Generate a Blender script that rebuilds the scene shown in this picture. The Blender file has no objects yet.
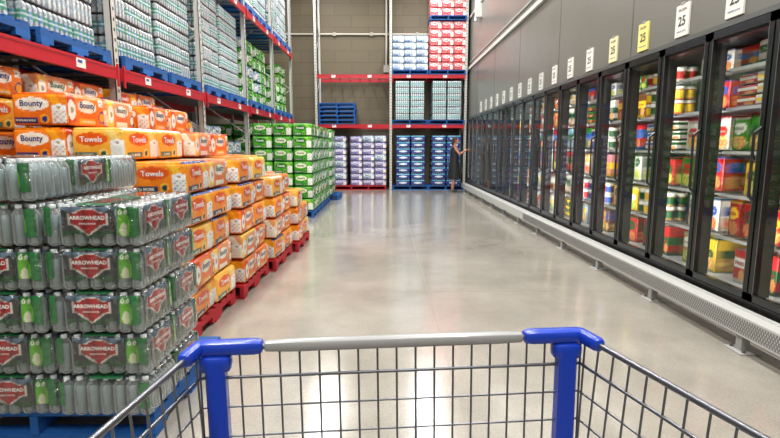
import bpy, math, random
import numpy as np
from mathutils import Vector, Matrix
random.seed(7); np.random.seed(7)
S=bpy.context.scene
S.view_settings.view_transform='Standard'
COL=S.collection

def lin(c):
    c=np.asarray(c,float)/255.0
    return np.where(c<=0.04045,c/12.92,((c+0.055)/1.055)**2.4)
def lin4(c):
    l=lin(c); return (float(l[0]),float(l[1]),float(l[2]),1.0)

# ---------------------------------------------------------------- materials
def newmat(name):
    m=bpy.data.materials.new(name); m.use_nodes=True
    nt=m.node_tree; p=nt.nodes['Principled BSDF']; return m,nt,p
def paint(name,rough=0.5,metal=0.0,bump=0.0,bscale=30,coat=0.0,var=0.0,emit=0.0):
    m,nt,p=newmat(name)
    a=nt.nodes.new('ShaderNodeAttribute'); a.attribute_name='Col'
    out=a.outputs['Color']
    if var>0:
        oi=nt.nodes.new('ShaderNodeObjectInfo')
        mr=nt.nodes.new('ShaderNodeMapRange'); mr.inputs[3].default_value=1-var; mr.inputs[4].default_value=1+var
        nt.links.new(oi.outputs['Random'],mr.inputs[0])
        h=nt.nodes.new('ShaderNodeHueSaturation'); nt.links.new(out,h.inputs['Color']); nt.links.new(mr.outputs[0],h.inputs['Value'])
        out=h.outputs['Color']
    nt.links.new(out,p.inputs['Base Color'])
    p.inputs['Roughness'].default_value=rough; p.inputs['Metallic'].default_value=metal
    p.inputs['Coat Weight'].default_value=coat
    if bump>0:
        tc=nt.nodes.new('ShaderNodeTexCoord'); n=nt.nodes.new('ShaderNodeTexNoise'); n.inputs['Scale'].default_value=bscale; n.inputs['Detail'].default_value=3
        n.inputs['Distortion'].default_value=1.2
        nt.links.new(tc.outputs['Object'],n.inputs['Vector'])
        b=nt.nodes.new('ShaderNodeBump'); b.inputs['Strength'].default_value=bump; b.inputs['Distance'].default_value=0.012
        nt.links.new(n.outputs['Fac'],b.inputs['Height']); nt.links.new(b.outputs['Normal'],p.inputs['Normal'])
    return m
M_MATTE=paint('matte_paint',0.55)
M_FILM=paint('plastic_film',0.22,bump=0.7,bscale=24,coat=0.3,var=0.13)
M_WRAP=paint('shrink_wrap',0.12,bump=1.0,bscale=19,coat=0.8,var=0.12)
M_BAG=paint('food_bag',0.3,bump=0.4,bscale=30)
M_WOOD=paint('pallet_wood',0.75,bump=0.3,bscale=40)
M_STEEL=paint('painted_steel',0.35,bump=0.05)
M_METAL=paint('bare_metal',0.3,metal=0.85)
M_PLAST=paint('moulded_plastic',0.3,coat=0.2)
M_SKIN=paint('person_surface',0.6)
M_BOTIN=paint('bottle_plastic',0.08,coat=1.0)
def clearmat(name,tint,base,pmul,padd,rough,bump=0.0,gloss=False):
    m=bpy.data.materials.new(name); m.use_nodes=True; nt=m.node_tree; nt.nodes.clear()
    o=nt.nodes.new('ShaderNodeOutputMaterial'); mx=nt.nodes.new('ShaderNodeMixShader'); t=nt.nodes.new('ShaderNodeBsdfTransparent'); t.inputs['Color'].default_value=tint
    if gloss:
        p=nt.nodes.new('ShaderNodeBsdfGlossy'); p.inputs['Color'].default_value=base; p.inputs['Roughness'].default_value=rough
    else:
        p=nt.nodes.new('ShaderNodeBsdfPrincipled'); p.inputs['Base Color'].default_value=base; p.inputs['Roughness'].default_value=rough; p.inputs['Specular IOR Level'].default_value=1.0; p.inputs['Coat Weight'].default_value=1.0
    f=nt.nodes.new('ShaderNodeLayerWeight'); f.inputs['Blend'].default_value=0.5
    ma=nt.nodes.new('ShaderNodeMath'); ma.operation='MULTIPLY_ADD'; ma.inputs[1].default_value=pmul; ma.inputs[2].default_value=padd; ma.use_clamp=True
    pw=nt.nodes.new('ShaderNodeMath'); pw.operation='POWER'; pw.inputs[1].default_value=3 if gloss else 1.3
    nt.links.new(f.outputs['Facing'],pw.inputs[0]); nt.links.new(pw.outputs[0],ma.inputs[0])
    nt.links.new(ma.outputs[0],mx.inputs[0]); nt.links.new(t.outputs[0],mx.inputs[1]); nt.links.new(p.outputs[0],mx.inputs[2]); nt.links.new(mx.outputs[0],o.inputs[0])
    if bump>0:
        tc=nt.nodes.new('ShaderNodeTexCoord'); n=nt.nodes.new('ShaderNodeTexNoise'); n.inputs['Scale'].default_value=16; n.inputs['Distortion'].default_value=2
        b=nt.nodes.new('ShaderNodeBump'); b.inputs['Strength'].default_value=bump; b.inputs['Distance'].default_value=0.015
        nt.links.new(tc.outputs['Object'],n.inputs['Vector']); nt.links.new(n.outputs['Fac'],b.inputs['Height']); nt.links.new(b.outputs['Normal'],p.inputs['Normal'])
    return m
M_BOT=clearmat('clear_bottle',(0.84,0.88,0.88,1),(0.74,0.79,0.80,1),0.6,0.16,0.05)
M_CLFILM=clearmat('clear_film',(0.98,0.99,0.99,1),(0.95,0.97,0.97,1),0.4,0.09,0.14,1.0,True)

def mglass():
    m=bpy.data.materials.new('freezer_glass'); m.use_nodes=True; nt=m.node_tree; nt.nodes.clear()
    o=nt.nodes.new('ShaderNodeOutputMaterial'); mx=nt.nodes.new('ShaderNodeMixShader')
    t=nt.nodes.new('ShaderNodeBsdfTransparent'); g=nt.nodes.new('ShaderNodeBsdfGlossy'); g.inputs['Roughness'].default_value=0.03
    t.inputs['Color'].default_value=(0.92,0.95,0.94,1)
    f=nt.nodes.new('ShaderNodeLayerWeight'); f.inputs['Blend'].default_value=0.5
    pw=nt.nodes.new('ShaderNodeMath'); pw.operation='POWER'; pw.inputs[1].default_value=5
    nt.links.new(f.outputs['Facing'],pw.inputs[0])
    ma=nt.nodes.new('ShaderNodeMath'); ma.operation='MULTIPLY_ADD'; ma.inputs[1].default_value=0.8; ma.inputs[2].default_value=0.08
    nt.links.new(pw.outputs[0],ma.inputs[0])
    nt.links.new(ma.outputs[0],mx.inputs[0]); nt.links.new(t.outputs[0],mx.inputs[1]); nt.links.new(g.outputs[0],mx.inputs[2]); nt.links.new(mx.outputs[0],o.inputs[0])
    return m
M_GLASS=mglass()
def memit(name,col,s):
    m=bpy.data.materials.new(name); m.use_nodes=True; nt=m.node_tree; p=nt.nodes['Principled BSDF']
    p.inputs['Emission Color'].default_value=(*col,1); p.inputs['Emission Strength'].default_value=s; return m
M_LED=memit('led_strip',(1,0.97,0.9),26)

def mfloor():
    m,nt,p=newmat('polished_concrete')
    tc=nt.nodes.new('ShaderNodeTexCoord')
    n1=nt.nodes.new('ShaderNodeTexNoise'); n1.inputs['Scale'].default_value=0.9; n1.inputs['Detail'].default_value=8; n1.inputs['Roughness'].default_value=0.65
    n2=nt.nodes.new('ShaderNodeTexNoise'); n2.inputs['Scale'].default_value=70; n2.inputs['Detail'].default_value=4
    r1=nt.nodes.new('ShaderNodeValToRGB')
    r1.color_ramp.elements[0].position=0.3; r1.color_ramp.elements[0].color=lin4((144,139,129))
    r1.color_ramp.elements[1].position=0.72; r1.color_ramp.elements[1].color=lin4((180,174,163))
    nt.links.new(tc.outputs['Object'],n1.inputs['Vector']); nt.links.new(tc.outputs['Object'],n2.inputs['Vector'])
    nt.links.new(n1.outputs['Fac'],r1.inputs[0])
    r2=nt.nodes.new('ShaderNodeValToRGB'); r2.color_ramp.elements[0].position=0.35; r2.color_ramp.elements[0].color=(0.8,0.8,0.78,1)
    r2.color_ramp.elements[1].position=0.6; r2.color_ramp.elements[1].color=(1,1,1,1)
    nt.links.new(n2.outputs['Fac'],r2.inputs[0])
    mx=nt.nodes.new('ShaderNodeMix'); mx.data_type='RGBA'; mx.blend_type='MULTIPLY'; mx.inputs[0].default_value=0.7
    nt.links.new(r1.outputs[0],mx.inputs[6]); nt.links.new(r2.outputs[0],mx.inputs[7])
    nt.links.new(mx.outputs[2],p.inputs['Base Color'])
    mr=nt.nodes.new('ShaderNodeMapRange'); mr.inputs[3].default_value=0.12; mr.inputs[4].default_value=0.25
    nt.links.new(n1.outputs['Fac'],mr.inputs[0]); nt.links.new(mr.outputs[0],p.inputs['Roughness'])
    p.inputs['IOR'].default_value=1.7; p.inputs['Coat Weight'].default_value=0.4; p.inputs['Coat Roughness'].default_value=0.1
    return m
M_FLOOR=mfloor()
def mblock():
    m,nt,p=newmat('painted_block_wall')
    tc=nt.nodes.new('ShaderNodeTexCoord'); mp=nt.nodes.new('ShaderNodeMapping'); mp.inputs['Rotation'].default_value=(math.radians(90),0,0)
    b=nt.nodes.new('ShaderNodeTexBrick'); b.inputs['Scale'].default_value=1.0
    b.inputs['Brick Width'].default_value=1.2; b.inputs['Row Height'].default_value=0.4; b.inputs['Mortar Size'].default_value=0.01
    b.inputs['Color1'].default_value=lin4((112,101,80)); b.inputs['Color2'].default_value=lin4((105,95,75)); b.inputs['Mortar'].default_value=lin4((88,80,64))
    nt.links.new(tc.outputs['Object'],mp.inputs[0]); nt.links.new(mp.outputs[0],b.inputs['Vector']); nt.links.new(b.outputs['Color'],p.inputs['Base Color'])
    p.inputs['Roughness'].default_value=0.6; return m
M_BLOCK=mblock()
def mwall(name,c,rough):
    m,nt,p=newmat(name)
    tc=nt.nodes.new('ShaderNodeTexCoord'); n=nt.nodes.new('ShaderNodeTexNoise'); n.inputs['Scale'].default_value=1.2; n.inputs['Detail'].default_value=4
    r=nt.nodes.new('ShaderNodeValToRGB'); r.color_ramp.elements[0].color=lin4([x*0.94 for x in c]); r.color_ramp.elements[1].color=lin4([min(255,x*1.06) for x in c])
    nt.links.new(tc.outputs['Object'],n.inputs['Vector']); nt.links.new(n.outputs['Fac'],r.inputs[0]); nt.links.new(r.outputs[0],p.inputs['Base Color'])
    p.inputs['Roughness'].default_value=rough; return m
M_GREY=mwall('grey_wall_panel',(114,113,106),0.3)
M_CEIL=mwall('ceiling_white',(205,205,200),0.8)
M_LEFTW=mwall('warehouse_wall',(120,112,98),0.7)

# ---------------------------------------------------------------- builder
class B:
    def __init__(s): s.v=[];s.c=[];s.f=[];s.m=[];s.sm=[];s.n=0
    def add(s,v,f,c,mat=0,smooth=False):
        v=np.asarray(v,float).reshape(-1,3); c=np.asarray(c,float)
        if c.ndim==1: c=np.tile(c,(len(v),1))
        s.v.append(v); s.c.append(c)
        n=s.n; s.f.extend([tuple(i+n for i in q) for q in f]); s.m.extend([mat]*len(f)); s.sm.extend([smooth]*len(f)); s.n+=len(v)
    def box(s,lo,hi,c,mat=0):
        x0,y0,z0=lo;x1,y1,z1=hi
        v=[(x0,y0,z0),(x1,y0,z0),(x1,y1,z0),(x0,y1,z0),(x0,y0,z1),(x1,y0,z1),(x1,y1,z1),(x0,y1,z1)]
        s.add(v,[(3,2,1,0),(4,5,6,7),(0,1,5,4),(1,2,6,5),(2,3,7,6),(3,0,4,7)],c,mat)
    def cyl(s,p0,p1,r,c,mat=0,seg=8,r1=None,cap=True):
        p0=Vector(p0);p1=Vector(p1);d=(p1-p0)
        if d.length<1e-9: return
        d.normalize(); a=d.orthogonal().normalized(); b=d.cross(a); r1=r if r1 is None else r1
        v=[];
        for P,R in((p0,r),(p1,r1)):
            for i in range(seg):
                t=2*math.pi*i/seg; v.append(P+a*(R*math.cos(t))+b*(R*math.sin(t)))
        f=[(i,(i+1)%seg,seg+(i+1)%seg,seg+i) for i in range(seg)]
        s.add([tuple(x) for x in v],f,c,mat,True)
        if cap:
            s.add([tuple(x) for x in v],[tuple(range(seg))[::-1],tuple(range(seg,2*seg))],c,mat)
    def tube(s,pts,r,c,mat=0,seg=8):
        for a,b in zip(pts[:-1],pts[1:]): s.cyl(a,b,r,c,mat,seg)
    def lathe(s,x,y,prof,cols,seg=14,mat=0):
        v=[];c=[]
        for (r,z),cc in zip(prof,cols):
            for i in range(seg):
                t=2*math.pi*i/seg; v.append((x+r*math.cos(t),y+r*math.sin(t),z)); c.append(cc)
        s.add(v,[(j*seg+i,j*seg+(i+1)%seg,(j+1)*seg+(i+1)%seg,(j+1)*seg+i) for j in range(len(prof)-1) for i in range(seg)],np.array(c,float),mat,True)
    def rbox(s,size,r,ns,colfn,disp=None,mat=0,M=None,faces='FRBLTD',keep=None):
        W,D,H=size; h=np.array([W/2,D/2,H/2])
        nx,ny,nz=ns
        for F in faces:
            nu,nv={'F':(nx,nz),'B':(nx,nz),'R':(ny,nz),'L':(ny,nz),'T':(nx,ny),'D':(nx,ny)}[F]
            if F=='D': nu=nv=2
            U,V=np.meshgrid(np.linspace(0,1,nu+1),np.linspace(0,1,nv+1)); u=U.ravel();v=V.ravel()
            o=np.ones_like(u)
            if F=='F': p=np.c_[(u-.5)*W,-o*D/2,(v-.5)*H]; nn=(0,-1,0)
            if F=='B': p=np.c_[-(u-.5)*W,o*D/2,(v-.5)*H]; nn=(0,1,0)
            if F=='R': p=np.c_[o*W/2,(u-.5)*D,(v-.5)*H]; nn=(1,0,0)
            if F=='L': p=np.c_[-o*W/2,-(u-.5)*D,(v-.5)*H]; nn=(-1,0,0)
            if F=='T': p=np.c_[(u-.5)*W,(v-.5)*D,o*H/2]; nn=(0,0,1)
            if F=='D': p=np.c_[(u-.5)*W,-(v-.5)*D,-o*H/2]; nn=(0,0,-1)
            q=np.clip(p,-(h-r),h-r); d=p-q; L=np.linalg.norm(d,axis=1,keepdims=True); p=q+d/np.maximum(L,1e-9)*r
            if disp is not None: p=p+np.outer(disp(F,u,v),nn)
            p[:,2]+=H/2
            if M is not None:
                R=np.array(M.to_3x3()); p=p@R.T+np.array(M.translation)
            f=[(j*(nu+1)+i,j*(nu+1)+i+1,(j+1)*(nu+1)+i+1,(j+1)*(nu+1)+i) for j in range(nv) for i in range(nu)]
            if keep is not None:
                k=keep(F,u,v); f=[q for q in f if k[q[0]] and k[q[2]]]
            s.add(p,f,colfn(F,u,v),mat,True)
    def text(s,t,w,h,M,c,mat=0):
        v,f=textmesh(t)
        mn=v.min(0);mx=v.max(0); k=min(w/(mx[0]-mn[0]),h/(mx[1]-mn[1]))
        q=(v-(mn+mx)/2)*k; q[:,2]=0
        R=np.array(M.to_3x3()); s.add(q@R.T+np.array(M.translation),f,c,mat)
    def mesh(s,name,mats):
        me=bpy.data.meshes.new(name)
        V=np.concatenate(s.v); C=np.concatenate(s.c)
        me.from_pydata(V.tolist(),[],s.f)
        for m in mats: me.materials.append(m)
        me.polygons.foreach_set('material_index',np.array(s.m,dtype=np.int32)); me.polygons.foreach_set('use_smooth',np.array(s.sm,dtype=bool))
        at=me.color_attributes.new('Col','FLOAT_COLOR','POINT')
        at.data.foreach_set('color',np.c_[lin(np.clip(C,0,255)),np.ones(len(C))].astype(np.float32).ravel())
        me.update(); return me
    def obj(s,name,mats,parent=None):
        o=bpy.data.objects.new(name,s.mesh(name,mats)); COL.objects.link(o)
        if parent: o.parent=parent
        return o
_tc={}
def textmesh(t):
    if t in _tc: return _tc[t]
    cu=bpy.data.curves.new('t','FONT'); cu.body=t; cu.resolution_u=2; cu.offset=0.02
    o=bpy.data.objects.new('t',cu); COL.objects.link(o); bpy.context.view_layer.update()
    me=bpy.data.meshes.new_from_object(o.evaluated_get(bpy.context.evaluated_depsgraph_get()))
    v=np.array([tuple(x.co) for x in me.vertices]); f=[tuple(p.vertices) for p in me.polygons]
    bpy.data.objects.remove(o); bpy.data.meshes.remove(me); _tc[t]=(v,f); return _tc[t]
def FM(F,W,D,x,z,off=0.003):
    X={'F':(1,0,0),'B':(-1,0,0),'R':(0,1,0),'L':(0,-1,0)}[F]; N={'F':(0,-1,0),'B':(0,1,0),'R':(1,0,0),'L':(-1,0,0)}[F]
    X=Vector(X);N=Vector(N);Z=Vector((0,0,1)); dist=(D if F in'FB' else W)/2+off
    M=Matrix((X,Z,N)).transposed().to_4x4(); M.translation=N*dist+X*x+Z*z; return M
def empty(name,loc=(0,0,0)):
    e=bpy.data.objects.new(name,None); e.location=loc; e.empty_display_size=0.1; COL.objects.link(e); return e
def inst(me,name,parent,loc,rz=0.0):
    o=bpy.data.objects.new(name,me); COL.objects.link(o); o.parent=parent; o.location=loc; o.rotation_euler=(0,0,rz); return o

# ---------------------------------------------------------------- painters
def mixc(c,mask,col):
    mask=np.clip(mask,0,1)[:,None]; return c*(1-mask)+np.array(col,float)[None]*mask
def rng(u,a,b): return ((u>=a)&(u<=b)).astype(float)
def ell(u,v,cu,cv,ru,rv): return (((u-cu)/ru)**2+((v-cv)/rv)**2<1).astype(float)

WW,WD,WH=0.455,0.325,0.208
def bottle_pack(name,sd=0,printed=True):
    """case of 7x5 real bottles held by a printed shrink sleeve"""
    b=B()
    prof=[(0.001,0.004),(0.022,0.002),(0.030,0.012)]
    z=0.02
    while z<0.125: prof+=[(0.0318,z),(0.0318,z+0.007),(0.0292,z+0.0095)]; z+=0.0125
    prof+=[(0.0318,0.132),(0.0300,0.148),(0.022,0.165),(0.0135,0.175),(0.0125,0.180)]
    for iy in range(5):
        for ix in range(7):
            x=(ix-3)*0.0645; y=(iy-2)*0.0645; outer=ix in(0,6) or iy in(0,4)
            if outer:
                b.lathe(x,y,prof,[(200,)*3]*len(prof),14,1)
                b.lathe(x,y,[(0.001,.012),(0.019,0.012),(0.019,0.145),(0.001,0.150)],[(150,168,172)]*4,10,2)
            else:
                b.lathe(x,y,[(0.0300,0.10),(0.0318,0.132),(0.0300,0.148),(0.022,0.165),(0.0125,0.177)],[(150,168,172)]*5,10,2)
            b.lathe(x,y,[(0.0145,0.178),(0.0150,0.181),(0.0150,0.193),(0.0135,0.1955),(0.001,0.196)],[(240,244,246)]*5,10,2)
    b.box((-2*.0645-.028,-1*.0645-.028,0.004),(2*.0645+.028,.0645+.028,0.13),(92,106,108),2)  # added core box: stops rays passing through, dark to shade the bottle gaps
    def col(F,u,v):
        n=7 if F in'FB' else 5
        ph=np.abs(np.sin(math.pi*u*n)); uu=u if F in'FB' else u*0.72+0.14
        c=np.tile((42,46,54),(len(u),1)).astype(float)
        if F=='T':
            c=mixc(c,np.ones_like(u),(30,100,60)); c=mixc(c,rng(v,.2,.8)*rng(u,.40,.56),(176,26,38)); return c
        mt=(v<0.74+0.14*np.abs(((uu*4.3)%1)-.5)*2).astype(float)
        c=mixc(c,(1-mt)*0.8,(104,132,156))
        c=mixc(c,mt*((np.sin(uu*70+v*9)>.5)&(v>.55))*0.3,(180,190,196))
        c=mixc(c,rng(v,0.13,0.37),(20,78,44))
        c=mixc(c,rng(uu,0.0,0.14),(6,116,54)); c=mixc(c,rng(uu,0.90,1.0),(6,116,54))
        def badge(s):
            tri=((np.abs(uu-.47)<0.175*s*np.clip((v-0.66+.40*s)/0.3,0,1))&(v>0.66-.40*s)&(v<0.68)).astype(float)
            top=((np.abs(uu-.47)<0.20*s)&(np.abs(v-.66)<.18*s-0.05*s*np.abs(uu-.47)/.2)).astype(float)
            return np.maximum(ell(uu,v,.47,.68,.15*s,.22*s),np.maximum(tri,top))
        c=mixc(c,badge(1.03),(226,222,214)); c=mixc(c,badge(0.93),(182,14,28))
        c=mixc(c,rng(uu,.745,.9),(8,98,48)); c=mixc(c,ell(uu,v,.83,.50,.07,.33),(98,190,22)); c=mixc(c,ell(uu,v,.83,.40,.038,.16),(232,238,200))
        for q in(.804,.856): c=mixc(c,ell(uu,v,q,.80,.024,.09),(98,190,22)); c=mixc(c,ell(uu,v,q,.81,.015,.055),(250,250,240)); c=mixc(c,ell(uu,v,q,.81,.006,.025),(20,30,20))
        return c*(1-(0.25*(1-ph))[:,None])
    def disp(F,u,v):
        n=7 if F in'FB' else 5
        if F=='T': return 0.002+0*u
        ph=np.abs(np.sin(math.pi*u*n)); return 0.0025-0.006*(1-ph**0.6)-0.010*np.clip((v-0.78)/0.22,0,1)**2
    def keep(F,u,v):
        if F=='T': return (u>.3)&(u<.66)
        uu=u if F in'FB' else u*0.72+0.14
        low=0.25+0.05*np.sin(u*17+sd)
        if printed: return (v>low)&(v<0.95)&((uu<0.10)|(uu>0.2))&~((uu>.755)&(uu<.765))
        return (v>low)&(v<0.9)&((uu<0.09)|(uu>0.88))
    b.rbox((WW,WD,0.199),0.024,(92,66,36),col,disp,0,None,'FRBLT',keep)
    b.rbox((WW+.006,WD+.006,0.2015),0.026,(42,30,12),lambda F,u,v:np.tile((230,)*3,(len(u),1)).astype(float),lambda F,u,v:(0.001-0.004*(1-np.abs(np.sin(math.pi*u*(7 if F in'FB' else 5)))) if F in 'FRBL' else -0.002+0*u),3,None,'FRBLT')
    if printed:
        for F in 'FRBL':
            w=WW if F in'FB' else WD*1.35
            b.text('ARROWHEAD',0.165*w/WW,0.04,FM(F,WW+.006,WD+.006,-0.03*w,0.199*0.69,0.002),(250,250,246))
            b.text('SPRING WATER',0.08*w/WW,0.03,FM(F,WW+.006,WD+.006,-0.03*w,0.199*0.55,0.002),(235,230,225))
    return b.mesh(name,[M_WRAP,M_BOT,M_BOTIN,M_CLFILM])
def water_pack(name,kind,sd=0):
    b=B()
    base={'pale':(208,222,230),'clear':(216,226,232),'blue':(40,62,130)}[kind]
    def wob(u,v): return 0.5+0.25*np.sin(u*31+sd+7*np.sin(v*9))+0.25*np.sin(v*23+5*np.sin(u*13+sd))
    def col(F,u,v):
        n=7 if F in'FB' else 5
        if F=='T':
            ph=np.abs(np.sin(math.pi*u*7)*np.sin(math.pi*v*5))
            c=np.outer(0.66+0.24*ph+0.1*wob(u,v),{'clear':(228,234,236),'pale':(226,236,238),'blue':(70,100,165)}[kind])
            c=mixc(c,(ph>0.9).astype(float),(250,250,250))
            if kind=='pale': c=mixc(c,rng(u,0.36,0.6)*0.5,(90,150,170))
            return c
        if F=='D': return np.tile((150,150,150),(len(u),1)).astype(float)
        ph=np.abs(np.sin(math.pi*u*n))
        sh=(0.55+0.45*ph**0.8)*(0.82+0.18*wob(u,v))  # shade between the bottles painted into the colour
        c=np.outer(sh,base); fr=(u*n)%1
        c=mixc(c,((np.abs(fr-0.34)<0.08)&(np.sin(v*22+sd)>-0.5)).astype(float)*0.7,(252,254,254))  # vertical highlight painted on each bottle
        if kind=='pale':
            c=mixc(c,rng(v,0.36,0.66)*0.7,(70,142,180)); c=mixc(c,rng(v,0.36,0.66)*((u*n*0.5)%1<0.35)*0.75,(70,160,104))
            c=mixc(c,rng(v,0.46,0.55)*.9,(236,242,244))
        elif kind=='clear': c=mixc(c,rng(v,0.4,0.62)*0.4,(150,180,204))
        elif kind=='blue':
            c=mixc(c,rng(v,0.3,0.7)*0.9,(24,48,140)); c=mixc(c,rng(v,0.76,0.95)*0.9,(90,180,215)); c=mixc(c,ell(u,v,.5,.5,.3,.14),(225,235,240))
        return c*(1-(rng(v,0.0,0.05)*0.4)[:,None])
    def disp(F,u,v):
        n=7 if F in'FB' else 5
        if F=='T':
            ph=np.abs(np.sin(math.pi*u*7)*np.sin(math.pi*v*5)); return -0.014*(1-ph**0.8)
        if F=='D': return 0*u
        ph=np.abs(np.sin(math.pi*u*n))
        return -0.008*(1-ph**0.6)-0.012*np.clip((v-0.82)/0.18,0,1)**2-0.006*np.clip((0.08-v)/0.08,0,1)
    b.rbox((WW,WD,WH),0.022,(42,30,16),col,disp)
    return b.mesh(name,[M_WRAP])

TW,TD,TH=0.40,0.48,0.236
def towel_pack(name,pal,word,W=TW,D=TD,H=TH,alt=False):
    b=B(); base,hi,oval,txt,acc=[np.array(x,float) for x in pal]
    def col(F,u,v):
        t=np.clip(v+0.15*np.sin(u*9),0,1)[:,None]
        c=base[None]*(1-t*0.5)+hi[None]*t*0.5
        if F=='T':
            c=mixc(c,ell(u,v,.5,.5,.34,.3)*0.9,oval); c=mixc(c,rng(u,0,.12),acc); c=mixc(c,ell(u,v,.5,.5,.2,.12),txt); return c
        if F=='D': return c*0.6
        if F in'RL' and not alt:
            c=mixc(c,rng(u,0.0,0.2),acc)
            c=mixc(c,ell(u,v,.11,.5,.085,.3),(240,240,235)); c=mixc(c,ell(u,v,.11,.5,.03,.1),(170,150,120))
            c=mixc(c,ell(u,v,.50,.64,.25,.19),oval); c=mixc(c,rng(u,.28,.7)*rng(v,.1,.28),hi)
            c=mixc(c,ell(u,v,.88,.35,.09,.2),txt); c=mixc(c,ell(u,v,.88,.35,.07,.14),hi); c=mixc(c,rng(u,.8,.97)*rng(v,.68,.9),(238,238,230))
            c=mixc(c,((np.sin(u*50)*np.sin(v*44)>.45)&(u>.81)&(u<.96)&(v>.7)&(v<.88)).astype(float)*.7,txt)
            return c
        c=mixc(c,((u+v*0.4>1.0)&(u+v*0.4<1.16)).astype(float),hi)
        c=mixc(c,ell(u,v,.38,.66,.29,.2),oval)
        c=mixc(c,rng(u,.72,.97)*rng(v,.08,.62),(240,240,235)); c=mixc(c,ell(u,v,.845,.56,.125,.09),(250,250,248)); c=mixc(c,ell(u,v,.845,.56,.04,.03),(170,150,120))
        c=mixc(c,((np.sin(u*60)*np.sin(v*40)>.5)&(u>.73)&(u<.96)&(v>.1)&(v<.46)).astype(float)*.5,acc)
        c=mixc(c,rng(u,.06,.46)*rng(v,.1,.26),txt*0.8+acc*0.2); c=mixc(c,ell(u,v,.58,.22,.08,.15),hi); c=mixc(c,ell(u,v,.58,.22,.05,.09),txt)
        return c
    def disp(F,u,v):
        if F=='D': return 0*u
        if F=='T': return 0.006*np.sin(math.pi*u)*np.sin(math.pi*v)-0.004*(np.abs(np.sin(u*math.pi*3))<0.25)
        return 0.006*np.abs(np.sin(math.pi*u*3))*np.sin(math.pi*v)-0.006
    b.rbox((W,D,H),0.034,(44,44,28),col,disp)
    for F in 'FRBL':
        w=W if F in 'FB' else D
        ox=-0.12*w if (F in'FB' or alt) else 0.0
        b.text(word,w*0.40,H*0.26,FM(F,W,D,ox,H*0.655,0.0025),txt if not alt else (250,248,242))
        b.text('12 DOUBLE ROLLS' if not alt else '2x MORE',w*0.34,H*0.09,FM(F,W,D,-0.24*w if (F in'FB' or alt) else 0,H*0.18,0.0022),(245,240,225))
    return b.mesh(name,[M_FILM])
ORG=towel_pack('orange_towel_pack',[(236,100,10),(252,168,30),(250,240,224),(24,44,118),(206,62,10)],'Bounty')
ORG2=towel_pack('orange_towel_pack_b',[(242,122,14),(252,190,50),(226,84,10),(24,60,84),(40,70,130)],'Towels',alt=True)
ORG3=towel_pack('orange_towel_pack_c',[(250,168,36),(252,214,120),(236,92,6),(40,84,60),(236,232,222)],'Towels',alt=True)
ORG4=towel_pack('orange_towel_pack_d',[(228,92,16),(246,236,216),(246,240,230),(20,90,70),(244,200,60)],'Bounty')
GRN=towel_pack('green_towel_pack',[(30,132,24),(96,186,44),(226,236,200),(20,84,60),(16,96,30)],'Bounty',0.39,0.45,0.25)
GRN2=towel_pack('green_towel_pack_b',[(44,146,32),(140,204,60),(24,110,36),(20,90,50),(210,216,205)],'Towels',0.39,0.45,0.25,alt=True)
PUR=towel_pack('tissue_pack',[(100,92,166),(206,200,232),(232,232,240),(50,50,140),(190,160,60)],'Tissue',0.4,0.4,0.2)
RED=towel_pack('red_tissue_pack',[(204,50,56),(240,150,154),(245,236,236),(190,24,44),(240,220,216)],'Soft',0.4,0.4,0.26)
WHT=towel_pack('white_tissue_pack',[(120,150,180),(215,225,232),(235,238,240),(40,60,130),(60,90,130)],'Bath',0.4,0.4,0.22)
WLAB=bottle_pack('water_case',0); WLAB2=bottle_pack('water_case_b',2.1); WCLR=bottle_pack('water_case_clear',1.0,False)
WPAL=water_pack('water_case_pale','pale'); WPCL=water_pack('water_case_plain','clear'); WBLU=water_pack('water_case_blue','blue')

def pallet_mesh(name,c,W=1.2,D=1.02):
    b=B(); c=np.array(c,float)
    def sh(): return np.clip(c*random.uniform(0.85,1.1),0,255)
    n=7
    for i in range(n):
        y=-D/2+0.05+i*(D-0.1)/(n-1); b.box((-W/2,y-0.045,0.118),(W/2,y+0.045,0.138),sh())
    for x in(-W/2+0.02,0,W/2-0.02):
        b.box((x-0.02,-D/2,0.07),(x+0.02,D/2,0.118),sh())
        for y0,y1 in((-D/2,-D/2+0.15),(-0.12,0.12),(D/2-0.15,D/2)): b.box((x-0.02,y0,0.02),(x+0.02,y1,0.0705),sh())
    for y in(-D/2+0.05,0,D/2-0.05): b.box((-W/2,y-0.045,0),(W/2,y+0.045,0.02),sh())
    return b.mesh(name,[M_WOOD])
PBLUE=pallet_mesh('pallet_blue',(16,92,170)); PRED=pallet_mesh('pallet_red',(190,30,44))

def stack(name,pm,cx,cy,z0,grid,size,packs,jit=0.004,rot=0.012,flip=True,off=(0,0)):
    e=empty(name,(cx,cy,z0)); ny=len(grid); nx=len(grid[0]); W,D,H=size
    inst(pm,'pallet',e,(0,0,0)); k=0
    for iy in range(ny):
        for ix in range(nx):
            for l in range(grid[iy][ix]):
                x=(ix-(nx-1)/2)*W+off[0]; y=(iy-(ny-1)/2)*D+off[1]
                me=random.choices([p[0] for p in packs],[p[1] for p in packs])[0]
                r=random.uniform(-rot,rot)+(math.pi if flip and random.random()<0.3 else 0)
                inst(me,'pack_%d'%k,e,(x+random.uniform(-jit,jit),y+random.uniform(-jit,jit),0.14+l*H),r); k+=1
    return e

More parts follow.
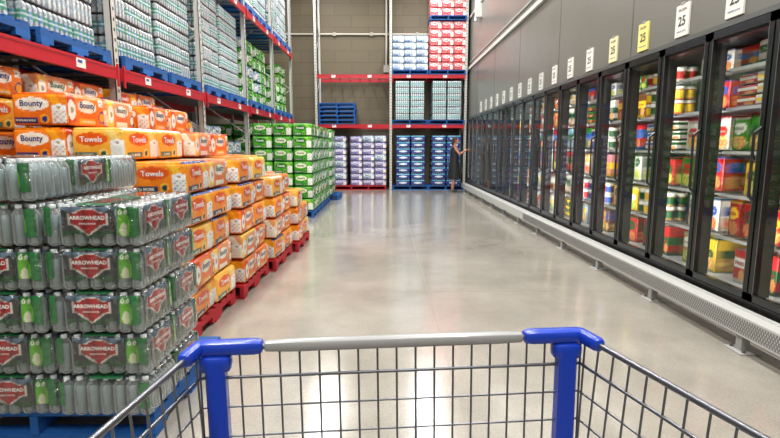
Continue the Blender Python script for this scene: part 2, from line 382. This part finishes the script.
# ---------------------------------------------------------------- room
YB=18.3; YF=-4.0; XL=-4.8; ZC=7.6
b=B(); b.box((XL-.2,YF-.2,-0.1),(3.9,YB+.2,0),(170,165,150)); b.obj('floor',[M_FLOOR])
b=B()
b.box((-1.0,4.9,-0.002),(2.45,4.905,0.0008),(128,122,112))
b.box((0.42,YF,-0.002),(0.425,17.0,0.0008),(132,126,116)); b.obj('trim_1',[M_MATTE])
b=B(); b.box((XL-.2,YF-.2,ZC),(3.9,YB+.2,ZC+.1),(205,)*3); b.obj('ceiling',[M_CEIL])
b=B(); b.box((XL-.2,YB,0),(3.9,YB+.2,ZC),(110,100,80)); b.obj('wall_back',[M_BLOCK])
b=B(); b.box((XL-.2,YF-.2,0),(3.9,YF,ZC),(110,100,80)); b.obj('wall_front',[M_LEFTW])
b=B(); b.box((XL-.2,YF,0),(XL,YB,ZC),(110,100,80)); b.obj('wall_left',[M_LEFTW])
FY0=1.44; ND=21; FY1=FY0+0.72*ND
b=B(); b.box((2.79,YF,2.42),(3.9,YB,ZC),(130,)*3); b.box((2.79,FY1+0.03,0),(3.9,YB,2.42),(130,)*3); b.box((2.79,YF,0),(3.9,FY0-0.03,2.42),(130,)*3)
b.box((3.62,FY0-0.03,0),(3.9,FY1+0.03,2.42),(130,)*3); b.obj('wall_right',[M_GREY])
b=B()
b.box((2.735,YF,3.98),(2.79,YB,4.06),(205,205,200)); b.box((2.765,YF,4.2),(2.79,YB,4.23),(170,170,166)); b.box((2.74,YF,5.6),(2.79,YB,5.66),(190,190,186))
b.obj('trim_2',[M_STEEL])
b=B()
for y in np.arange(1.0,18,2.44): b.box((2.786,y,2.42),(2.7915,y+0.012,3.98),(94,93,88))
b.obj('trim_3',[M_STEEL])
b=B()
b.cyl((-4.2,YB-.06,5.35),(1.6,YB-.06,5.35),0.035,(205,200,188)); b.cyl((0.02,YB-.08,4.2),(0.02,YB-.08,ZC),0.04,(190,186,176))
b.box((-0.08,YB-.14,4.05),(0.12,YB,4.3),(180,176,168))
for x in(-3.4,-1.8,-.5,1.1): b.box((x-.05,YB-.1,5.29),(x+.05,YB,5.41),(170,166,156))
b.obj('electrical_conduit',[M_STEEL])
b=B(); b.box((2.62,15.2,5.2),(2.79,15.4,5.9),(222,222,218)); b.cyl((2.64,15.3,5.1),(2.64,15.3,5.2),0.05,(200,200,200)); b.obj('wall_bracket_light',[M_STEEL])  # stands for a bracket light on the wall; emits nothing

# ---------------------------------------------------------------- racking
RED_C=(182,20,38)
def rack(name,along,z1=2.24,z2=3.86,depth=1.1,top=6.6):
    b=B(); nb=len(along)-1
    for p in along:
        for y in(0.0,depth-0.08):
            b.box((p-0.045,y,0.0),(p+0.045,y+0.01,top),(200,200,194)); b.box((p-0.045,y,0.0),(p-0.037,y+0.07,top),(180,180,176)); b.box((p+0.037,y,0.0),(p+0.045,y+0.07,top),(180,180,176))
            if y==0.0:
                z=0.1
                while z<top: b.box((p-0.012,-0.002,z),(p+0.012,0.0005,z+0.03),(70,70,70)); z+=0.1
            b.box((p-0.07,y-0.02,0.0),(p+0.07,y+0.1,0.008),(60,90,150))
        z=0.3; s=0
        while z<top-0.8:
            a=(p,0.04,z);c=(p,depth-0.05,z+0.7)
            if s: a,c=(p,depth-0.05,z),(p,0.04,z+0.7)
            b.cyl(a,c,0.015,(180,180,176),0,6); z+=0.7; s=1-s
    for i in range(nb):
        a=along[i]+0.047;c=along[i+1]-0.047
        for z in(z1,z2):
            for y in(-0.035,depth-0.06):
                b.box((a,y,z-0.12),(c,y+0.04,z-0.0),RED_C)
                b.box((a,y-0.003,z-0.03),(c,y,z-0.018),(150,20,34))
            for px in(a,c-0.03): b.box((px,-0.042,z-0.19),(px+0.03,-0.03,z+0.03),RED_C)
            n=int((c-a)/0.3)
            for k in range(1,n): b.box((a+k*(c-a)/n-0.012,0.0,z-0.03),(a+k*(c-a)/n+0.012,depth-0.06,z-0.002),(150,150,148))
            for t in(0.2,0.7): b.box((a+(c-a)*t,-0.041,z-0.1),(a+(c-a)*t+0.13,-0.036,z-0.02),(238,236,228)); b.box((a+(c-a)*t+0.015,-0.0425,z-0.06),(a+(c-a)*t+0.08,-0.0405,z-0.035),(60,90,170))
    return b.obj(name,[M_STEEL])
BW=2.42; R0=5.25
rl=rack('pallet_rack',[R0+BW*i for i in range(-2,5)],z2=4.08,top=7.0)
rl.rotation_euler=(0,0,math.pi/2); rl.location=(-2.72,0,0)
rb=rack('pallet_rack',[-2.32,0.16,2.66],z1=2.2,z2=3.82); rb.location=(0,17.05,0)
for bi in range(-2,4):
    y0=R0+BW*bi
    for j in(0,1):
        cy=y0+0.64+j*1.14
        if bi<=1:
            stack('pallet_of_bottled_water',PBLUE,-3.3,cy,2.245,[[7]*2]*3,(0.47,0.335,0.212),[(WPAL,5),(WPCL,1)],0.008,0.03)
        elif bi==2:
            stack('pallet_of_paper_towels',PBLUE,-3.3,cy,2.245,[[5]*2]*2,(0.47,0.47,0.252),[(GRN2,3),(WHT,2),(GRN,2)])
        else:
            stack('pallet_of_paper_towels',PBLUE,-3.3,cy,2.245,[[5 if j else 3]*2]*2,(0.47,0.47,0.252),[(GRN,3),(GRN2,1)])
        if bi>=0:
            stack('pallet_of_bottled_water',PBLUE,-3.3,cy,4.085,[[7]*2]*3,(0.47,0.335,0.212),[(WPAL,4),(WPCL,2)],0.008,0.03)
# near bottled water
stack('pallet_of_bottled_water',PBLUE,-1.76,2.85,0.0,[[6,6,5],[6,6,5],[6,6,0]],(0.472,0.342,0.212),[(WLAB,5),(WLAB2,5),(WCLR,2)],0.008,0.03,off=(-0.09,-0.04))
# orange towels
OM=[(ORG,4),(ORG2,3),(ORG3,2),(ORG4,2)]
ypal=[3.56,4.65,5.74,6.83]; xe=[-1.40,-1.34,-1.27,-1.20]
lay=[[5,5],[5,5],[4,4],[3,2]]
for i,(yy,x) in enumerate(zip(ypal,xe)):
    g=[]
    for r in(0,1):
        a=lay[i][r]; g.append([min(7,a+2),min(7,a+1),a])
    stack('pallet_of_paper_towels',PRED,x-0.62,yy+0.51,0,g,(0.405,0.49,0.242),OM,0.012,0.06)
for i in range(4):
    yy=3.0+i*1.14
    stack('pallet_of_paper_towels',PRED,-3.40,yy+0.5,0,[[8,8,8 if i<3 else 7]]*2,(0.405,0.49,0.238),OM,0.006,0.03)
stack('pallet_of_paper_towels',PRED,-3.40,8.2,0,[[7]*3]*2,(0.405,0.49,0.238),[(ORG,2),(WHT,5)],0.006,0.02)
stack('pallet_of_paper_towels',PRED,-3.40,9.35,0,[[6]*3]*2,(0.405,0.49,0.238),[(WHT,1)],0.006,0.02)
# green towels
for j in range(3):
    stack('pallet_of_paper_towels',PBLUE,-1.5-0.6,10.25+0.5+j*1.06,0,[[7]*3]*2,(0.405,0.49,0.255),[(GRN,6),(GRN2,2)],0.006,0.02)
    stack('pallet_of_paper_towels',PBLUE,-3.42,10.6+0.5+j*1.12,0,[[7]*3]*2,(0.405,0.49,0.255),[(GRN,6),(GRN2,2)],0.006,0.02)
stack('pallet_of_paper_towels',PBLUE,-1.9,14.2,0,[[7]*2]*2,(0.462,0.49,0.255),[(GRN,1)],0.006,0.02)
# ---- back rack stock
yb=17.05+0.56
stack('pallet_of_tissue',PRED,-0.6,yb-0.1,0,[[8]*3]*2,(0.41,0.45,0.21),[(PUR,4),(WHT,1)])
stack('pallet_of_tissue',PRED,-1.75,yb-0.1,0,[[8]*2]*2,(0.41,0.45,0.21),[(WHT,1),(PUR,2)])
stack('pallet_of_bottled_water',PBLUE,0.83,yb-0.1,0,[[8]*2]*3,(0.5,0.34,0.212),[(WBLU,1)])
stack('pallet_of_bottled_water',PBLUE,2.04,yb-0.1,0,[[8]*2]*3,(0.5,0.34,0.212),[(WBLU,1)])
stack('pallet_of_bottled_water',PBLUE,0.8,yb-0.1,2.205,[[6]*2]*3,(0.5,0.34,0.212),[(WPAL,1)])
stack('pallet_of_bottled_water',PBLUE,2.03,yb-0.1,2.205,[[6]*2]*3,(0.5,0.34,0.212),[(WPAL,1)])
stack('pallet_of_tissue',PBLUE,0.8,yb-0.1,3.825,[[5]*3]*2,(0.4,0.45,0.222),[(WHT,1)])
stack('pallet_of_tissue',PBLUE,2.04,yb-0.1,3.825,[[6]*3]*2,(0.4,0.45,0.262),[(RED,1)])
stack('pallet_of_tissue',PBLUE,2.04,yb-0.1,3.825+0.14+6*0.262+0.01,[[6]*3]*2,(0.4,0.45,0.262),[(RED,1)])
e=empty('stack_of_pallets',(-1.64,yb-0.1,2.205))
for k in range(5): inst(PBLUE,'pallet_%d'%k,e,(random.uniform(-.02,.02),0,k*0.139))

# ---------------------------------------------------------------- freezers
FX=2.70; FZ0=0.31; FZ1=2.39
fz=empty('glass_door_freezer',(0,0,0))
BK=(14,15,17)
b=B()
b.box((2.80,FY0,0.12),(3.6,FY1,0.30),(70,72,74)); b.box((2.72,FY0,0.0),(3.6,FY1,0.12),(190,190,186))
b.box((3.5,FY0,0.30),(3.6,FY1,2.41),(130,134,136)); b.box((2.72,FY0,2.30),(3.6,FY1,2.41),(40,41,43))
b.box((2.72,FY0-.02,0),(3.6,FY0,2.41),BK); b.box((2.72,FY1,0),(3.6,FY1+.02,2.41),BK)
b.box((2.70,FY0-.02,2.39),(2.80,FY1+.02,2.43),(90,91,90))
b.box((2.70,FY0-.02,0.25),(2.80,FY1+.02,0.31),BK)
b.box((2.80,FY0,0.30),(3.5,FY1,0.325),(160,163,163))
b.box((2.71,FY0,0.12),(2.75,FY1,0.25),(168,168,164))
b.obj('cabinet',[M_STEEL],fz)
doors=B(); gl=B(); led=B(); sh=B()
for i in range(ND):
    y0=FY0+0.72*i; y1=y0+0.72
    if i>0:
        doors.box((2.745,y0-0.03,FZ0),(2.80,y0+0.03,2.30),(24,25,27))
        # black shield added behind the mullion to hide the LED strip from view
        doors.box((2.80,y0-0.03,FZ0+.03),(2.842,y0+0.003,2.29),(24,25,27))
    a=y0+0.008;c=y1-0.008
    for (p,q,z,w) in((a,a+0.045,FZ0+.005,2.385),(c-0.045,c,FZ0+.005,2.385)): doors.box((2.70,p,z),(2.742,q,w),BK)
    doors.box((2.70,a,FZ0+.005),(2.742,c,FZ0+0.06),BK); doors.box((2.70,a,2.32),(2.742,c,2.385),BK)
    doors.box((2.698,a+0.041,FZ0+.05),(2.70,a+0.046,2.33),(90,92,94)); doors.box((2.698,c-0.046,FZ0+.05),(2.70,c-0.041,2.33),(90,92,94))
    gl.add([(2.72,a+.04,FZ0+.05),(2.72,c-.04,FZ0+.05),(2.72,c-.04,2.33),(2.72,a+.04,2.33)],[(3,2,1,0)],(255,)*3)
    hy=a+0.02
    doors.tube([(2.70,hy,1.05),(2.655,hy,1.09),(2.65,hy,1.55),(2.70,hy,1.59)],0.011,(34,34,36),0,8)
    led.box((2.803,y0+0.006,0.4),(2.825,y0+0.022,2.25),(255,)*3)
    for z in(0.68,1.04,1.40,1.76,2.08):
        sh.box((2.872,y0+0.03,z-0.010),(2.882,y1-0.03,z+0.014),(190,192,192))
        for k in range(13):
            yy=y0+0.05+k*0.0517; sh.cyl((2.882,yy,z-0.004),(3.48,yy,z-0.004),0.003,(190,190,190),0,4,cap=False)
    for yy in(y0+.03,y1-.03): sh.box((3.47,yy-.012,.33),(3.5,yy+.012,2.28),(160,160,160))
doors.obj('doors',[M_PLAST],fz); gl.obj('door_glass',[M_GLASS],fz); led.obj('light_strips',[M_LED],fz); sh.obj('shelves',[M_STEEL],fz)

RD=(190,22,30);GR=(56,140,36);YL=(240,194,40);WH=(232,230,222);TN=(208,160,96);DG=(20,84,40);BL=(40,84,170);OR=(232,112,26);PK=(220,140,152);LB=(150,190,220);BR=(110,64,36)
bayp={0:[[RD,OR]]*6,1:[[RD,OR]]*6,2:[[RD,YL],[OR,RD],[YL,RD],[RD,WH],[GR,YL],[RD,WH]],
 3:[[YL,RD,GR],[GR,YL,RD],[GR,DG,YL],[GR,RD],[RD,PK,WH],[WH,RD]],
 4:[[WH,TN,YL],[WH,GR,YL],[GR,RD,WH],[GR,WH,DG],[PK,WH,RD],[WH,RD,DG]],
 5:[[WH,YL,RD],[WH,TN,GR],[RD,GR,WH],[GR,WH,BL],[RD,WH],[WH,BL]],
 6:[[TN,WH,RD],[WH,YL,BR],[WH,GR],[RD,WH,TN],[WH,RD,BR],[WH,GR]],
 7:[[WH,TN,BR],[RD,WH],[WH,PK,GR],[WH,RD],[YL,WH],[BL,WH]]}
fb=B()
levels=[0.325,0.70,1.06,1.42,1.78,2.10]; hts=[0.34,0.325,0.325,0.325,0.285,0.19]
WORDS=['PIZZA','VEGGIES','FRIES','BERRIES','SHRIMP','WAFFLES','Chicken','Organic','Fruit','PASTA']
for i in range(ND):
    pal=bayp.get(i,[random.sample([WH,LB,BL,TN,RD,WH,GR,BR],3) for _ in range(6)])
    for L,(z,hm) in enumerate(zip(levels,hts)):
        y=FY0+0.72*i+0.035; mode=random.choice(['bag','box','mix','bag','mix','flat','tub']) if i>=2 else 'mix'
        if i in(3,4) and L in(1,2,3): mode='bag'
        if i==3 and L>=4: mode='flat'
        rb_=random.choice(pal[L]); 
        while True:
            w={'bag':random.choice([0.155,0.2,.25]),'box':random.choice([.13,.17,.22]),'mix':random.choice([0.11,0.155,0.2]),'tub':0.105,'flat':.21}[mode] if i<9 else 0.2
            if y+w>FY0+0.72*(i+1)-0.03: break
            base=np.array(random.choice(pal[L]) if random.random()<.6 else rb_,float); acc=np.array(random.choice([WH,YL,RD,DG,BL,WH]),float)
            if abs(base-acc).sum()<60: acc=np.array(random.choice([RD,BL,DG]),float)
            yc=y+w/2
            if mode=='tub' and i<9:
                n=2 if hm>.25 else 1
                for k in range(n):
                    hh=min(0.135,hm/n-.01); zz=z+k*(hh+.006)
                    for xx in(2.95,3.06):
                        fb.lathe(xx,yc,[(0,zz),(.040,zz),(.044,zz+.03),(.047,zz+.09*hh/.135),(.048,zz+.105*hh/.135),(.052,zz+.106*hh/.135),(.052,zz+hh),(0,zz+hh+.001)],[base*.7,base,acc,acc,base,WH,WH,WH])
                y+=w+.004; continue
            h=hm*random.uniform(0.84,0.98); kind=random.random()*(.55 if mode=='bag' else 1); a1=random.uniform(.5,.7)
            if mode in('box','flat'): kind=.6+.4*kind
            nn=3 if mode=='flat' and hm>.25 else 1; h=h/nn
            for k in range(nn):
                seed=random.random()*9
                def cf(F,u,v,base=base,acc=acc,kind=kind,a1=a1,seed=seed):
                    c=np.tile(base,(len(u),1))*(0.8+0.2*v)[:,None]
                    if kind<0.6:
                        c=mixc(c,ell(u,v,.5,a1,.38,.17),acc)
                        food=((u-.5)/.42)**2+((v-.24)/.2)**2<1
                        c=mixc(c,food.astype(float),(196,140,80) if kind<.3 else (150,180,70)); c=mixc(c,(food&(np.sin(u*26+seed)*np.sin(v*30+seed)>.2)).astype(float)*.8,(220,70,40) if kind<.15 else (240,210,120))
                        c=mixc(c,rng(v,.93,1.),acc*.8)
                    else:
                        c=mixc(c,rng(v,a1-.16,a1+.14),acc); c=mixc(c,rng(v,.0,.12),acc*0.6); c=mixc(c,ell(u,v,.68,.26,.24,.16),(200,140,80))
                    return c
                bag=kind<0.55
                def df(F,u,v,bag=bag):
                    if not bag: return 0*u
                    return 0.022*np.sin(math.pi*v)**.6*np.sin(math.pi*u)-0.014 if F in'FRL' else 0*u
                M=Matrix.Rotation(-math.pi/2+random.uniform(-.08,.08),4,'Z'); M.translation=Vector((2.905+0.17+random.uniform(0,.025),yc,z+k*(h+.004)))
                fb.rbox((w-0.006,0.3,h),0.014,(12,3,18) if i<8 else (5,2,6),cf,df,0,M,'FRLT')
                if i<8 and nn==1:
                    tm=M@FM('F',w,0.3,0,h*a1,0.009 if bag else 0.003)
                    fb.text(random.choice(WORDS),w*.62,h*.14,tm,tuple(base*.8) if abs(base-acc).sum()>150 else (30,30,40))
            y+=w
fb.obj('frozen_food_packages',[M_BAG])

# guard rail
b=B(); ST=(190,191,188)
b.box((2.50,FY0-1.2,0.13),(2.515,FY1,0.27),ST); b.box((2.515,FY0-1.2,0.255),(2.60,FY1,0.27),ST); b.box((2.60,FY0-1.2,0.262),(2.65,FY1,0.272),(176,177,174))
b.box((2.515,FY0-1.2,0.13),(2.56,FY1,0.142),ST)
y=FY0-1.1
while y<9:
    b.add([(2.4985,y,0.145),(2.4985,y+0.008,0.145),(2.4985,y+0.068,0.255),(2.4985,y+0.060,0.255)],[(0,1,2,3)],(110,111,110))
    b.add([(2.4983,y+0.06,0.145),(2.4983,y+0.068,0.145),(2.4983,y+0.008,0.255),(2.4983,y,0.255)],[(0,1,2,3)],(110,111,110)); y+=0.024
y=2.15
while y<FY1:
    b.box((2.525,y,0.0),(2.585,y+0.06,0.255),(160,161,158)); b.box((2.48,y-0.06,0.0),(2.63,y+0.12,0.012),(166,166,162))
    for dy in(-.035,.095): b.cyl((2.52,y+dy,0.01),(2.52,y+dy,0.03),0.012,(90,90,90))
    y+=1.22
b.obj('bumper_guard_rail',[M_STEEL])

# price signs
for i in range(2,19):
    yc=FY0+0.72*i+0.36+0.20; c=(232,230,222) if i not in(5,6) else ((236,224,130) if i==5 else (230,226,180))
    if i>9 : c=(215,214,208)
    b=B(); w=.105;zc=2.625 if i<10 else 2.61; h=.145
    b.box((2.775,yc-w,zc-h),(2.79,yc+w,zc+h),c)
    M=Matrix((Vector((0,-1,0)),Vector((0,0,1)),Vector((-1,0,0)))).transposed().to_4x4(); M.translation=Vector((2.773,yc,zc-0.005))
    b.text('29' if i==2 else '25',0.12,0.09,M,(50,52,60))
    M2=M.copy(); M2.translation=Vector((2.773,yc,zc+0.095)); b.text('FROZEN',0.13,0.026,M2,(110,80,80))
    M3=M.copy(); M3.translation=Vector((2.773,yc,zc-0.10)); b.text('member price',0.15,0.024,M3,(80,100,150))
    b.box((2.77,yc-.03,zc+h-.005),(2.792,yc+.03,zc+h+.02),(150,150,150))
    b.obj('price_sign',[M_MATTE])

# ---------------------------------------------------------------- shopping cart
zt=1.131; yf=0.79; yr=-0.14; PH=0.085
ct=empty('shopping_cart',(0,0,0))
ct.matrix_world=Matrix.Translation((0.017,yf,0))@Matrix.Rotation(PH,4,'Z')@Matrix.Translation((0,-yf,0))
WR=(120,122,128); BLU=(20,62,184)
b=B()
def sx(y,z): return (0.318+(yf-y)*0.18)-(zt-z)*0.06
def fy(z): return yf-(zt-z)*0.10
zb=0.72
b.tube([(-sx(yr,zt),yr,zt),(-sx(yf,zt),yf,zt),(sx(yf,zt),yf,zt),(sx(yr,zt),yr,zt)],0.005,WR)
for k in range(1,9):
    z=zt-0.048*k; r=0.0018 if k not in(1,8) else 0.003
    Y=fy(z); b.tube([(-sx(yr,z),yr,z),(-sx(Y,z),Y,z),(sx(Y,z),Y,z),(sx(yr,z),yr,z)],r,WR,seg=6)
n=20
for k in range(n+1):
    t=-1+2*k/n; b.cyl((t*sx(yf,zt),yf,zt),(t*sx(fy(zb),zb),fy(zb),zb),0.0018,WR,seg=6)
y=yr
while y<yf:
    for s_ in(-1,1): b.cyl((s_*sx(y,zt),y,zt),(s_*sx(y,zb),min(y,fy(zb)),zb),0.0018,WR,seg=6)
    y+=0.034
y=yr
while y<fy(zb): b.cyl((-sx(y,zb),y,zb),(sx(y,zb),y,zb),0.0022,WR,seg=6); y+=0.04
for k in range(13):
    x=-0.27+k*0.045; b.cyl((x*1.3,yr,zb),(x,fy(zb),zb),0.0022,WR,seg=6)
for k in range(17):
    x=-0.46+k*0.0575; b.cyl((x,yr,zt-.02),(x*0.9,yr,zb),0.0022,WR,seg=6)
for s_ in(-1,1):
    b.tube([(s_*0.42,-0.2,1.1),(s_*0.38,-0.16,0.72),(s_*0.26,-0.1,0.2),(s_*0.24,0.70,0.2)],0.014,WR)
    b.tube([(s_*0.24,0.62,0.2),(s_*0.27,0.66,0.72)],0.012,WR)
for y in(-.1,.1,.3,.5,.68): b.cyl((-.25,y,.2),(.25,y,.2),.007,WR)
b.obj('wire_basket',[M_METAL],ct)
b=B()
bl=lambda F,u,v:np.tile(BLU,(len(u),1)).astype(float)
for s_ in(-1,1):
    X=sx(yf,zt)
    M=Matrix.Translation((s_*(X-0.046),yf+0.002,zt-0.012)); b.rbox((0.112,0.028,0.024),0.009,(8,4,4),bl,None,0,M)
    M=Matrix.Translation((s_*(X+0.004),yf-0.020,zt-0.012))@Matrix.Rotation(s_*0.18,4,'Z'); b.rbox((0.022,0.062,0.024),0.009,(4,8,4),bl,None,0,M)
    z1=zt-0.02;z0=zt-0.38; v=[]
    for z in(z0,z1):
        xc=s_*(sx(fy(z),z)-0.026); yy=fy(z)-.004; w=.0155;d=.011
        v+=[(xc-w,yy-d+.004,z),(xc-w+.004,yy-d,z),(xc+w-.004,yy-d,z),(xc+w,yy-d+.004,z),(xc+w,yy+d,z),(xc-w,yy+d,z)]
    b.add(v,[(i,(i+1)%6,6+(i+1)%6,6+i) for i in range(6)]+[(5,4,3,2,1,0),(6,7,8,9,10,11)],BLU)
    b.rbox((0.050,0.028,0.028),0.009,(5,4,4),bl,None,0,Matrix.Translation((s_*(X-0.027),yf-.003,zt-0.038)))
b.cyl((-.44,-.2,1.12),(.44,-.2,1.12),.017,BLU,seg=12)
b.obj('corner_mouldings',[M_PLAST],ct)
b=B(); g=lambda F,u,v:np.tile((158,158,158),(len(u),1)).astype(float)
b.rbox((0.43,0.022,0.020),0.008,(10,4,4),g,None,0,Matrix.Translation((0,yf+0.002,zt-0.010))); b.obj('front_bumper',[M_PLAST],ct)
b=B()
for s_ in(-1,1):
    for y,x in((-.08,.25),(.66,.22)):
        b.cyl((s_*x-.014,y,.062),(s_*x+.014,y,.062),.0615,(50,50,52),seg=20)
        b.cyl((s_*x-.018,y,.062),(s_*x+.018,y,.062),.02,(170,170,170),seg=12)
        for q in(-.02,.02): b.box((s_*x+q-.002,y-.016,.05),(s_*x+q+.002,y+.016,.15),(170,170,170))
        b.box((s_*x-.022,y-.02,.14),(s_*x+.022,y+.02,.19),(170,170,170))
b.obj('casters',[M_PLAST],ct)

# ---------------------------------------------------------------- person
def skinobj(name,pts,edges,cfn,parent,sub=2,root=0):
    me=bpy.data.meshes.new(name); me.from_pydata([p[:3] for p in pts],edges,[])
    o=bpy.data.objects.new(name,me); COL.objects.link(o)
    m=o.modifiers.new('s','SKIN'); m.use_smooth_shade=True
    for i,p in enumerate(pts):
        me.skin_vertices[0].data[i].radius=(p[3],p[3])
        me.skin_vertices[0].data[i].use_root=(i==root)
    ss=o.modifiers.new('u','SUBSURF'); ss.levels=sub; ss.render_levels=sub
    bpy.context.view_layer.update()
    m2=bpy.data.meshes.new_from_object(o.evaluated_get(bpy.context.evaluated_depsgraph_get()))
    bpy.data.objects.remove(o)
    V=np.array([tuple(v.co) for v in m2.vertices]); C=np.array([cfn(v) for v in V],float)
    at=m2.color_attributes.new('Col','FLOAT_COLOR','POINT'); at.data.foreach_set('color',np.c_[lin(C),np.ones(len(C))].astype(np.float32).ravel())
    m2.materials.clear(); m2.materials.append(M_SKIN); m2.name=name
    for p in m2.polygons: p.use_smooth=True
    o=bpy.data.objects.new(name,m2); COL.objects.link(o); o.parent=parent; return o
pe=empty('shopper',(2.20,16.2,0)); pe.rotation_euler=(0,0,0.0)
SK=(168,114,90); CL=(13,13,17)
P=[(0,0,.96,.135),(0,0,1.10,.115),(.01,0,1.26,.13),(.0,0,1.40,.115),(0,0,1.47,.055),(.015,0,1.54,.052),(.03,0,1.62,.07),
 (0,.17,1.42,.055),(-.03,.21,1.14,.043),(.03,.22,.90,.03),(.04,.22,.86,.026),
 (0,-.17,1.42,.055),(.13,-.24,1.22,.043),(.33,-.19,1.34,.03),(.385,-.18,1.36,.026),
 (0,.085,.88,.10),(.03,.10,.50,.062),(-.02,.11,.10,.04),(.03,.115,.045,.042),(.13,.13,.035,.034),
 (.0,-.085,.88,.10),(-.01,-.10,.50,.062),(-.07,-.11,.10,.04),(-.02,-.115,.045,.042),(.08,-.13,.035,.034)]
E=[(0,1),(1,2),(2,3),(3,4),(4,5),(5,6),(3,7),(7,8),(8,9),(9,10),(3,11),(11,12),(12,13),(13,14),(0,15),(15,16),(16,17),(17,18),(18,19),(0,20),(20,21),(21,22),(22,23),(23,24)]
def pc(v):
    x,y,z=v
    if z<0.085: return (45,45,48)
    if z>0.42 and z<1.45 and abs(y)<0.185 and not(x>0.17): return CL
    return SK
skinobj('body',P,E,pc,pe)
b=B(); prof=[(0.44,.215,.20),(0.56,.20,.19),(0.72,.185,.18),(0.9,.165,.17),(1.05,.135,.145),(1.2,.14,.155),(1.33,.135,.17),(1.42,.10,.15)]
ns=24; v=[]
for z,rx,ry in prof:
    for i in range(ns):
        t=2*math.pi*i/ns; w=1+0.04*math.sin(6*t)*(z<0.8); v.append((rx*math.cos(t)*w,ry*math.sin(t)*w,z))
b.add(v,[(j*ns+i,j*ns+(i+1)%ns,(j+1)*ns+(i+1)%ns,(j+1)*ns+i) for j in range(len(prof)-1) for i in range(ns)],CL,0,True); b.obj('dress',[M_SKIN],pe)
b=B(); nu,nv=24,16
def sph(c,r,colf):
    v=[];col=[]
    for j in range(nv+1):
        for i in range(nu):
            ph=math.pi*j/nv; t=2*math.pi*i/nu; p=(math.sin(ph)*math.cos(t),math.sin(ph)*math.sin(t),math.cos(ph))
            q=(c[0]+p[0]*r[0],c[1]+p[1]*r[1]*(1-0.12*max(0,-p[2])),c[2]+p[2]*r[2]); v.append(q); col.append(colf(p))
    b.add(v,[(j*nu+i,(j+1)*nu+i,(j+1)*nu+(i+1)%nu,j*nu+(i+1)%nu) for j in range(nv) for i in range(nu)],np.array(col,float),0,True)
HR=(40,28,22)
sph((.03,0,1.645),(.092,.075,.118),lambda p:SK)
sph((.008,0,1.672),(.096,.086,.108),lambda p:HR)
sph((-.05,0,1.58),(.05,.07,.10),lambda p:HR)
sph((.128,0,1.632),(.018,.013,.022),lambda p:SK)
for s_ in(-1,1):
    sph((.111,s_*.03,1.650),(.012,.014,.009),lambda p:(245,245,245) if p[0]<.75 else (40,30,25)); sph((.03,s_*.085,1.64),(.02,.012,.03),lambda p:SK)
sph((.113,0,1.592),(.010,.024,.007),lambda p:(170,90,85))
b.obj('head',[M_SKIN],pe)
def hand(name,base,d,side,curl,parent):
    d=Vector(d).normalized(); s_=Vector(side).normalized(); n=d.cross(s_)*curl; base=Vector(base)
    pts=[(*base,.024),(*(base+d*.045),.030),(*(base+d*.08),.026)]
    skinobj(name+'_palm',pts,[(0,1),(1,2)],lambda v:SK,parent,1)
    for i,(o,l) in enumerate(((-.030,.062),(-.010,.074),(.010,.07),(.030,.054))):
        r=base+d*.07+s_*o; a=r+d*l*.5; c=a+(d*.4+n*.9)*l*.35; e=c+(n*.9-d*.5)*l*.3
        skinobj(name+'_finger_%d'%i,[(*r,.009),(*a,.0085),(*c,.008),(*e,.007)],[(0,1),(1,2),(2,3)],lambda v:SK,parent,1)
    r=base+d*.025-s_*.022; a=r+(d*.6-s_*.7+n*.3)*.035; c=a+(d*.8+n*.6)*.028
    skinobj(name+'_thumb',[(*r,.011),(*a,.0095),(*c,.008)],[(0,1),(1,2)],lambda v:SK,parent,1)
hand('right_hand',(.385,-.18,1.36),(1,.1,.05),(0,0,1),1,pe)
hand('left_hand',(.04,.22,.87),(.15,0,-1),(1,0,.1),1,pe)

# ---------------------------------------------------------------- lights
def area(name,loc,sx_,sy_,pw,col=(1,0.98,0.95)):
    l=bpy.data.lights.new(name,'AREA'); l.shape='RECTANGLE'; l.size=sx_; l.size_y=sy_; l.energy=pw; l.color=col
    o=bpy.data.objects.new(name,l); o.location=loc; COL.objects.link(o); return o
for x in(-1.9,1.3):
    for y in(-2.2,2.2,6.6,11.0,15.2):
        f=empty('ceiling_light_fixture',(x,y,7.1))
        b=B(); b.box((-.22,-1.6,.02),(.22,1.6,.10),(230,230,228))
        for yy in(-1.2,1.2): b.cyl((0,yy,.1),(0,yy,.5),.006,(120,120,120))
        b.obj('housing',[M_STEEL],f)
        a=area('lamp',(0,0,0),0.4,3.1,212); a.parent=f
w=bpy.data.worlds.new('world'); S.world=w; w.use_nodes=True; w.node_tree.nodes['Background'].inputs[0].default_value=(.8,.85,.9,1); w.node_tree.nodes['Background'].inputs[1].default_value=0.3

# ---------------------------------------------------------------- camera
cam=bpy.data.cameras.new('camera'); cam.sensor_width=36; cam.lens=500/780*36; cam.clip_start=0.02
co=bpy.data.objects.new('camera',cam); co.location=(0,0,1.45); co.rotation_euler=(math.radians(90-8.2),0,-0.008); COL.objects.link(co); S.camera=co
